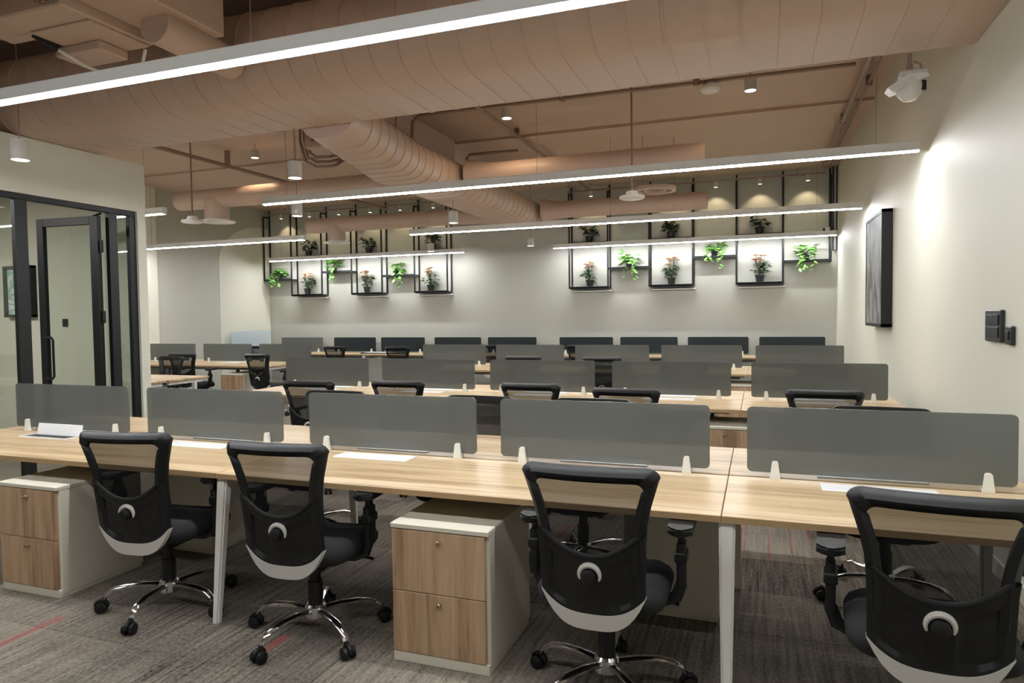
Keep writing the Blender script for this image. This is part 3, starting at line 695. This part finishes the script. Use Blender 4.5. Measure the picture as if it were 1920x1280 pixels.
def screen(label, x0, yc, mat='screen', wdt=SW, inset=(.115, .90)):
    t = thing('desk_screen', label, 'screen', (x0+wdt/2, yc, ZD+.0005), group='desk divider screens')
    h = wdt/2
    obj('panel', prism(rrect(-h, SZ0-ZD, h, SZ1-ZD, .022, 4), 'Y', -.006, .006), mat, t, ang=30)
    for q in inset:
        x = -h+q*wdt
        bm = bmesh.new()
        for s in (-1, 1):
            y0, y1 = sorted((s*.0065, s*.024)); bm_prism(bm, [(x-.022, 0), (x+.022, 0), (x+.013, .072), (x+.008, .078), (x-.008, .078), (x-.013, .072)], 'Y', y0, y1)
        bm_box(bm, (x-.02, -.0245, 0), (x+.02, .0245, .010))
        obj('clamp', bm, 'bracket', t, smooth=False)
    return t
XE1 = -.05
# row 1 and 2: five stations, row 3: five stations on the right plus three by the arch wall
row_cols = ['grey', 'grey', 'grey', 'navy']
nth = ['first', 'second', 'third', 'fourth', 'fifth', 'sixth', 'seventh', 'eighth', 'ninth', 'tenth']
XJ = [-4.985, -2.485, -.13, 1.07]
for r in (0, 1, 2):
    yc = ROWS[r]; off = (0, -.01, .01)[r]
    for k in range(3):
        x0, x1 = XJ[k], XJ[k+1]
        fl = []
        for i in range(5):
            c = XE1-(4-i)*1.2+SW/2+off
            if x0 < c < x1: fl.append((c, r == 0 and i == 0))
        bench('oak bench desk section, %s from the picture wall, %s' % (nth[2-k], ROWNAME[r]), x0, x1, yc, fl, True, k == 2, inset=.018 if (r == 0 or k < 2) else .16)
    for i in range(5):
        x0 = XE1-(4-i)*1.2+off+(.026 if (r == 0 and i == 2) else 0)
        screen('frosted grey desk screen, %s from the picture wall, %s' % (nth[4-i], ROWNAME[r]), x0, yc)
# third bench, arch side
bench('oak bench desk section by the painted arch wall, third bench row', -10.42, -7.2, ROWS[2], [(-9.7, False), (-8.5, False)], True, True)
for k, (a, b) in enumerate(((282, 366), (380.6, 471.8), (486, 583))):
    x0 = at(b, 644, Y=ROWS[2]).x-SW
    screen('frosted grey desk screen beside the painted arch wall, %s from that wall' % nth[k], x0, ROWS[2])
# second bench, arch side: only its end shows past the meeting room
bench('oak bench desk whose end shows past the glazed meeting room', -9.4, -6.84, 6.43, [], True, True, both=True)
# shelf wall bench (single sided, screens along the wall)
R4 = [(530, 607), (628, 706), (716, 797.5), (816, 903), (916, 1006.6), (1050, 1150), (1163.7, 1271), (1290, 1403.7), (1423.5, 1547)]
for k, (x0, x1) in enumerate([(-10.2, -7.55), (-7.55, -5.1), (-5.1, -3.85), (-3.55, -1.1), (-1.1, 1.15)]):
    bench('oak shelf wall desk section, %s from the painted arch wall' % nth[k], x0, x1, 12.60, [], True, k in (2, 4), both=False)
for k, (a, b) in enumerate(R4):
    xa, xb = at(a, 632, Y=12.59).x, at(b, 632, Y=12.59).x
    screen(('frosted grey desk screen at the shelf wall beside the painted arch' if k == 0 else 'dark navy desk screen along the shelf wall, %s from the picture wall' % nth[8-k]), xa, 12.56, 'screen' if k == 0 else 'screen_dark', xb-xa)
# pale blue screen by the arch
t = thing('blue_screen', 'pale blue frosted screen standing in front of the painted arch', 'screen', (-10.36, 12.0, 0))
obj('panel', prism(rrect(-.6, .72, .6, 1.20, .02, 3), 'X', -.008, .008), 'screen_blue', t, ang=30)
for y in (-.4, .4): obj('foot', box((-.05, y-.02, 0), (.05, y+.02, .725), .004), 'metal_white', t, smooth=False)

# ------------------------------------------------------------------ pedestals
def pedestal_meshes():
    W, D, H = .445, .52, .595
    d = {}
    d['body'] = mesh_of(box((-W/2, .016, .02), (W/2, D, H-.022), .003), 'body', 'ped', smooth=False)
    d['top'] = mesh_of(box((-W/2-.002, -.002, H-.022), (W/2+.002, D+.002, H), .003), 'top_board', 'ped', smooth=False)
    d['plinth'] = mesh_of(box((-W/2+.002, .004, .0), (W/2-.002, D-.01, .045), .002), 'plinth', 'ped', smooth=False)
    d['drawer'] = mesh_of(box((-W/2+.004, 0, -.1300), (W/2-.016, .018, .1300), .002), 'drawer', 'oak_front', smooth=False)
    bm = bmesh.new(); bm_tube(bm, [(0, -.012, 0), (0, -.010, 0), (0, .0, 0)], [.008, .010, .011], 14); d['lock'] = mesh_of(bm, 'lock', 'brass')
    d['key'] = mesh_of(box((-.002, -.03, -.006), (.002, -.012, .006), .001), 'key', 'brass', smooth=False)
    return d
PM = pedestal_meshes()
def pedestal(label, x, y, rz=0.):
    t = thing('drawer_pedestal', label, 'drawer unit', (x, y, 0), rz, 'drawer pedestals')
    obj('body', PM['body'], None, t); obj('top_board', PM['top'], None, t); obj('plinth', PM['plinth'], None, t)
    for z in (.176, .439):
        d = obj('drawer', PM['drawer'], None, t, (0, 0, z))
        obj('lock', PM['lock'], None, d, (0, 0, .09)); obj('key', PM['key'], None, d, (0, 0, .09))
    return t
pedestal('two-drawer oak fronted pedestal under front bench, second workstation from partition', -3.685, 2.515)
pedestal('two-drawer oak fronted pedestal standing between chairs under the bench beside the glass door', -1.247, 2.515)
pedestal('white backed pedestal on the far side of the bench beside the glass door', -.40, 3.82, PI)
pedestal('white backed pedestal by the second chair, far side of bench beside glass door', -3.42, 3.82, PI)
pedestal('oak fronted drawer pedestal under the second bench, nearest the picture wall', -.25, 5.42)
pedestal('oak fronted drawer pedestal under the third bench, nearest the picture wall', -.25, 8.62)
p = at(438, 700, Z=.595)
pedestal('oak fronted drawer pedestal at the arch side third bench', -7.85, 8.62)

# ------------------------------------------------------------------ office chair
def back_pt(x, z, off=0.):
    zz = z-.42
    y = -.225-.13*zz-.08*zz*zz+.55*x*x*(1 if z < 2 else 1)-off
    return Vector((x, y, z))
def hw(z):
    P = [(.30, .170), (.40, .182), (.48, .187), (.58, .188), (.66, .189), (.73, .195), (.80, .209), (.86, .227), (.92, .245), (1.0, .249)]
    for (a, b), (c, d) in zip(P, P[1:]):
        if z <= c: return b+(d-b)*(z-a)/(c-a)
    return P[-1][1]
ZT = .945
def u_top(u): return .622+.085*abs(u)**2.2
def chair_meshes():
    d = {}
    # ring frame: outer and inner outlines, thick
    outer, inner = [], []
    def outline(mx, zt, zb, r):
        pts = []
        zs = [zb+(zt-r-zb)*k/10 for k in range(11)]
        for z in zs: pts.append((hw(z)-mx, z))
        cx = hw(zt)-mx-r
        for k in range(1, 7):
            a = math.radians(90*k/6); pts.append((cx+r*math.cos(a), zt-r+r*math.sin(a)))
        for k in range(1, 5): pts.append((cx*(1-k/4.), zt))
        pts += [(-x, z) for x, z in pts[-2::-1]]
        return pts
    outer = outline(0, ZT, .56, .045); inner = outline(.044, ZT-.052, .56, .03)
    bm = bmesh.new(); rows = []
    for (xo, zo), (xi, zi) in zip(outer, inner):
        xm, zm = (xo+xi)/2, (zo+zi)/2
        rows.append([bm.verts.new(back_pt(xo, zo, .0)), bm.verts.new(back_pt(xm, zm, .026)), bm.verts.new(back_pt(xi, zi, .012)), bm.verts.new(back_pt(xi, zi, -.006)), bm.verts.new(back_pt(xm, zm, -.018)), bm.verts.new(back_pt(xo, zo, -.020))])
    for a, b in zip(rows, rows[1:]):
        for k in range(6): bm.faces.new((a[k], a[(k+1) % 6], b[(k+1) % 6], b[k]))
    bm.faces.new(rows[0]); bm.faces.new(rows[-1][::-1])
    d['backrest_frame'] = mesh_of(bm, 'backrest_frame', 'black', ang=60)
    def grid(fn, nu, nv, thick, name, mat, off=0., ang=60):
        bm = bmesh.new(); A = []; B = []
        for i in range(nu+1):
            u = -1+2*i/nu; ra, rb = [], []
            for j in range(nv+1):
                x, z, o = fn(u, j/nv); ra.append(bm.verts.new(back_pt(x, z, off+o+thick))); rb.append(bm.verts.new(back_pt(x, z, off+o)))
            A.append(ra); B.append(rb)
        for i in range(nu):
            for j in range(nv):
                bm.faces.new((A[i][j], A[i+1][j], A[i+1][j+1], A[i][j+1])); bm.faces.new((B[i][j+1], B[i+1][j+1], B[i+1][j], B[i][j]))
            bm.faces.new((A[i][0], B[i][0], B[i+1][0], A[i+1][0])); bm.faces.new((A[i+1][nv], B[i+1][nv], B[i][nv], A[i][nv]))
        for j in range(nv):
            bm.faces.new((A[0][j+1], B[0][j+1], B[0][j], A[0][j])); bm.faces.new((A[nu][j], B[nu][j], B[nu][j+1], A[nu][j+1]))
        return mesh_of(bm, name, mat, ang=ang)
    def lip_top(u): return .403+.075*abs(u)**3.2
    def lip_bot(u): return .345+.128*abs(u)**3.8
    def f_mesh(u, v):
        zt = ZT-.03; zb = u_top(u)-.008; z = zb+(zt-zb)*v; return u*(hw(z)-.022), z, 0
    d['backrest_mesh'] = grid(f_mesh, 12, 8, .003, 'backrest_mesh', 'mesh', -.002)
    def f_shell(u, v):
        zb = lip_top(u)-.004; zt = u_top(u); z = zb+(zt-zb)*v
        x = u*(hw(z)-.001)
        o = 0
        if .22 < abs(u) < .80 and .14 < v < .80: o = -.012
        return x, z, o
    d['back_shell'] = grid(f_shell, 28, 14, .024, 'back_shell', 'black', -.004, 40)
    bm = bmesh.new(); bm_tube(bm, [back_pt(u*(hw(u_top(u))-.02), u_top(u), .018) for u in [-1+k/8 for k in range(17)]], .009, 8)
    d['shell_rim'] = mesh_of(bm, 'shell_rim', 'black')
    def f_lip(u, v):
        zb, zt = lip_bot(u), lip_top(u)+.001; z = zb+(zt-zb)*v; return u*(hw(z)+.001), z, 0
    d['back_lip'] = grid(f_lip, 20, 5, .030, 'back_lip', 'lip', -.006)
    # lumbar knob with crescent collar
    c = back_pt(0, .555, .02)
    bm = bmesh.new(); bm_tube(bm, [c, c+Vector((0, -.03, 0)), c+Vector((0, -.042, 0)), c+Vector((0, -.046, 0))], [.026, .025, .022, .012], 18)
    d['lumbar_knob'] = mesh_of(bm, 'lumbar_knob', 'black')
    bm = bmesh.new(); pts, rr = [], []
    for k in range(17):
        a = math.radians(-25+230*k/16); pts.append(c+Vector((.037*math.cos(a), -.012, .037*math.sin(a)))); rr.append(.003+.0075*math.sin(PI*k/16)**.7)
    bm_tube(bm, pts, rr, 8); d['knob_collar'] = mesh_of(bm, 'knob_collar', 'lip')
    # seat
    bm = bmesh.new(); N = 32; prof = [(.0, .470), (.55, .473), (.82, .470), (.95, .458), (1., .435), (.98, .405), (.9, .388), (0, .385)]
    rings = []
    for s, z in prof:
        if s == 0: rings.append([bm.verts.new((0, .02, z))]); continue
        rg = []
        for k in range(N):
            a = 2*PI*k/N; ca, sa = math.cos(a), math.sin(a); e = .45
            x = math.copysign(abs(ca)**e, ca)*.245*s; y = math.copysign(abs(sa)**e, sa)*.235*s
            zz = z-(.035*max(0, (y-.12)/.12)**2)+.012*(x/.245)**2*(s < .9)
            rg.append(bm.verts.new((x, y+.02, zz)))
        rings.append(rg)
    for a, b in zip(rings, rings[1:]):
        for k in range(N):
            k2 = (k+1) % N
            if len(a) == 1: bm.faces.new((a[0], b[k], b[k2]))
            elif len(b) == 1: bm.faces.new((a[k2], a[k], b[0]))
            else: bm.faces.new((a[k], a[k2], b[k2], b[k]))
    d['seat'] = mesh_of(bm, 'seat', 'black_soft', ang=70)
    bm = bmesh.new(); bm_box(bm, (-.10, -.13, .33), (.10, .14, .387), .012, 2); bm_box(bm, (-.035, -.19, .345), (.035, -.12, .37), .006)
    d['mechanism'] = mesh_of(bm, 'mechanism', 'black')
    bm = bmesh.new()
    bm_tube(bm, [(0, -.17, .357), (0, -.195, .40), (0, -.21, .46), back_pt(0, .54, -.012)], [.022, .022, .020, .016], 8)
    d['back_bar'] = mesh_of(bm, 'back_bar', 'black')
    d['lever'] = mesh_of(tube([(.08, .05, .36), (.24, .06, .355), (.27, .06, .35)], [.006, .006, .010], 6), 'lever', 'chrome')
    bm = bmesh.new(); bm_lathe(bm, [(0, .10), (.034, .10), (.034, .25), (.026, .25), (.026, .335), (0, .335)], n=16)
    d['gas_lift'] = mesh_of(bm, 'gas_lift', 'black')
    bm = bmesh.new(); bm_lathe(bm, [(0, .075), (.040, .075), (.048, .085), (.048, .135), (.040, .145), (0, .145)], n=18)
    d['hub'] = mesh_of(bm, 'hub', 'chrome')
    bm = bmesh.new(); pth = [(.035, .118, .020), (.12, .126, .019), (.20, .124, .017), (.26, .112, .016), (.295, .088, .015), (.305, .066, .013)]
    rows = []
    for r, z, wd in pth:
        rows.append([bm.verts.new((r+sx*.0*wd, wd*sy, z+sz*.010)) for sy, sz in ((-.7, -1), (.7, -1), (1, .2), (.55, 1), (-.55, 1), (-1, .2)) for sx in (0,)])
    for a, b in zip(rows, rows[1:]):
        for k in range(6): bm.faces.new((a[k], a[(k+1) % 6], b[(k+1) % 6], b[k]))
    bm.faces.new(rows[0][::-1]); bm.faces.new(rows[-1])
    d['base_arm'] = mesh_of(bm, 'base_arm', 'chrome', ang=50)
    bm = bmesh.new()
    for s in (-1, 1):
        bm_tube(bm, [(.318, s*.008, .027), (.318, s*.012, .027), (.318, s*.026, .027), (.318, s*.030, .027)], [.020, .027, .027, .020], 16)
    bm_tube(bm, [(.305, 0, .072), (.308, 0, .05), (.315, 0, .035)], [.010, .014, .010], 8)
    d['caster'] = mesh_of(bm, 'caster', 'black')
    bm = bmesh.new()
    pr = [(-.034, 0), (.034, 0)]
    for k in range(9): a = PI*k/8; pr.append((.034*math.cos(a), .034*math.sin(a)))
    bm_tube(bm, [(.318+.030*math.cos(PI*k/8), 0, .028+.031*math.sin(PI*k/8)) for k in range(9)], [.006]+[.010]*7+[.006], 8)
    d['caster_hood'] = mesh_of(bm, 'caster_hood', 'black')
    bm = bmesh.new(); bm_prism(bm, [(p[0], p[1]) for p in rrect(-.045, -.12, .045, .12, .035, 5)], 'Z', .660, .688)
    bmesh.ops.bevel(bm, geom=[e for e in bm.edges if abs(e.verts[0].co.z-e.verts[1].co.z) < 1e-4], offset=.008, segments=2, affect='EDGES')
    d['arm_pad'] = mesh_of(bm, 'arm_pad', 'black', ang=50)
    bm = bmesh.new(); bm_box(bm, (-.016, -.035, .44), (.016, .035, .62), .008, 2); bm_box(bm, (-.011, -.022, .60), (.011, .022, .664), .005); bm_box(bm, (-.022, -.042, .545), (.022, .042, .585), .006)
    d['arm_post'] = mesh_of(bm, 'arm_post', 'black')
    bm = bmesh.new(); bm_tube(bm, [(0, 0, .46), (-.02, 0, .405), (-.08, 0, .378), (-.20, 0, .372)], [.022, .024, .022, .02], 8); d['arm_bracket'] = mesh_of(bm, 'arm_bracket', 'black')
    return d
CM = chair_meshes()
def make_chair():
    t = bpy.data.objects.new('office_chair', None); COL.objects.link(t); t.empty_display_size = .1
    t['category'] = 'chair'; t['group'] = 'black mesh office chairs'; t['label'] = ''
    for n in ('seat', 'mechanism', 'back_bar', 'lever', 'gas_lift', 'backrest_frame', 'backrest_mesh'): obj(n, CM[n], None, t)
    sh = obj('back_shell', CM['back_shell'], None, t)
    obj('shell_rim', CM['shell_rim'], None, sh)
    kb = obj('lumbar_knob', CM['lumbar_knob'], None, t); obj('knob_collar', CM['knob_collar'], None, kb)['label'] = 'white crescent collar round the knob'
    obj('back_lip', CM['back_lip'], None, t)['label'] = 'curved grey-white lip under the backrest'
    for s in (-1, 1):
        p = obj('arm_post', CM['arm_post'], None, t, (s*.285, .0, 0)); obj('arm_pad', CM['arm_pad'], None, p, (0, .03, 0))
        b = obj('arm_bracket', CM['arm_bracket'], None, t, (s*.285, 0, 0))
        if s < 0: b.rotation_euler = (0, 0, PI)
    bs = obj('hub', CM['hub'], None, t)
    for k in range(5):
        a = math.radians(90+72*k)
        m = obj('base_arm', CM['base_arm'], None, t); m.rotation_euler = (0, 0, a)
        c = obj('caster', CM['caster'], None, t); c.rotation_euler = (0, 0, a)
        h = obj('caster_hood', CM['caster_hood'], None, c)
    return t
CHAIRS = []   # x, y, facing (deg, 0 = toward the shelf wall), label
def add(x, y, rz, label): CHAIRS.append((x, y, rz, label))
fc = 'black mesh office chair with white back lip, '
add(-2.84, 2.64, 9, fc+'fourth from picture wall, bench beside glass door')
add(-1.935, 2.62, 4, fc+'third from picture wall, bench beside glass door')
add(-.555, 2.57, 0, fc+'second from picture wall, bench beside glass door')
add(.515, 2.50, -5, fc+'nearest picture wall, bench beside glass door')
for k, (x, y, a) in enumerate(((.60, 3.84, 176), (-.96, 3.83, 180), (-1.71, 3.80, 178), (-2.83, 3.84, 180))):
    add(x, y, a, 'black mesh office chair facing glass-door bench from its far side, %s from picture wall' % nth[k])
for k, (x, y, a) in enumerate(((.41, 5.22, 0), (-.86, 5.02, -4), (-1.64, 5.22, -2), (-2.78, 5.18, 0), (-3.55, 5.02, 4))):
    add(x, y, a, 'black mesh office chair with window-like back, %s from picture wall, second bench' % nth[k])
for k, (x, y, a) in enumerate(((.56, 6.72, 178), (-.70, 6.74, 182), (-1.50, 6.72, 174), (-3.66, 6.80, 184))):
    add(x, y, a, 'black office chair on far side of second bench, %s from picture wall' % nth[k])
for k, (x, y, a) in enumerate(((-1.80, 8.45, 0), (-2.85, 8.5, 3))):
    add(x, y, a, 'black office chair at third bench, %s chair from the picture wall' % nth[k])
for k, (x, y, a) in enumerate(((-4.55, 11.65, 0), (-5.95, 10.78, 2), (-7.28, 10.88, -4), (-2.9, 11.65, 3), (-.9, 11.65, 0))):
    add(x, y, a, ('black office chair at shelf wall bench between the two shelf frames', 'black office chair at shelf wall bench by a dark flat board', 'black office chair at shelf wall bench under the arch-side frame', 'black office chair at shelf wall bench under the picture-side frame', 'black office chair at shelf wall bench nearest the picture wall')[k])
add(at(487, 690, Y=8.25).x, 8.5, -6, 'black mesh office chair beside the pedestal at arch side third bench')
add(at(340, 690, Y=8.2).x, 8.45, 8, 'black mesh office chair at arch side third bench, beside the meeting room')
add(at(312, 690, Y=7.4).x, 7.2, 176, 'black office chair at the bench end past the glazed meeting room')
add(at(492, 642, Y=10.6).x, 10.25, 180, 'black office chair on far side of arch side third bench')
BASE_ROT = {0: -31, 1: 20, 2: 2, 3: 10}
proto = make_chair()
for i, (x, y, a, lb) in enumerate(CHAIRS):
    if i == 0:
        proto.location = (x, y, 0); proto.rotation_euler = (0, 0, math.radians(a)); proto['label'] = lb; ch = proto
    else:
        ch = copy_tree(proto, (x, y, 0), math.radians(a), lb)
    spin = math.radians(BASE_ROT.get(i, random.uniform(-30, 30)))
    for c in ch.children:                      # turn the star base on its column
        if c.name.split('.')[0] in ('base_arm', 'caster'):
            c.rotation_euler = (0, 0, c.rotation_euler.z+spin-(SPIN0 if i else 0))
    if i == 0: SPIN0 = spin

# dark board lying on the shelf wall desk
t = thing('flat_board', 'dark flat board with white sheet lying on the shelf wall desk', 'board', (-7.2, 12.2, ZD+.0005))
obj('board', box((-.5, -.1, 0), (.5, .1, .02), .004), 'black', t, smooth=False)
obj('sheet', box((-.42, -.08, .0202), (.2, .08, .026), .001), 'flap', t, smooth=False)
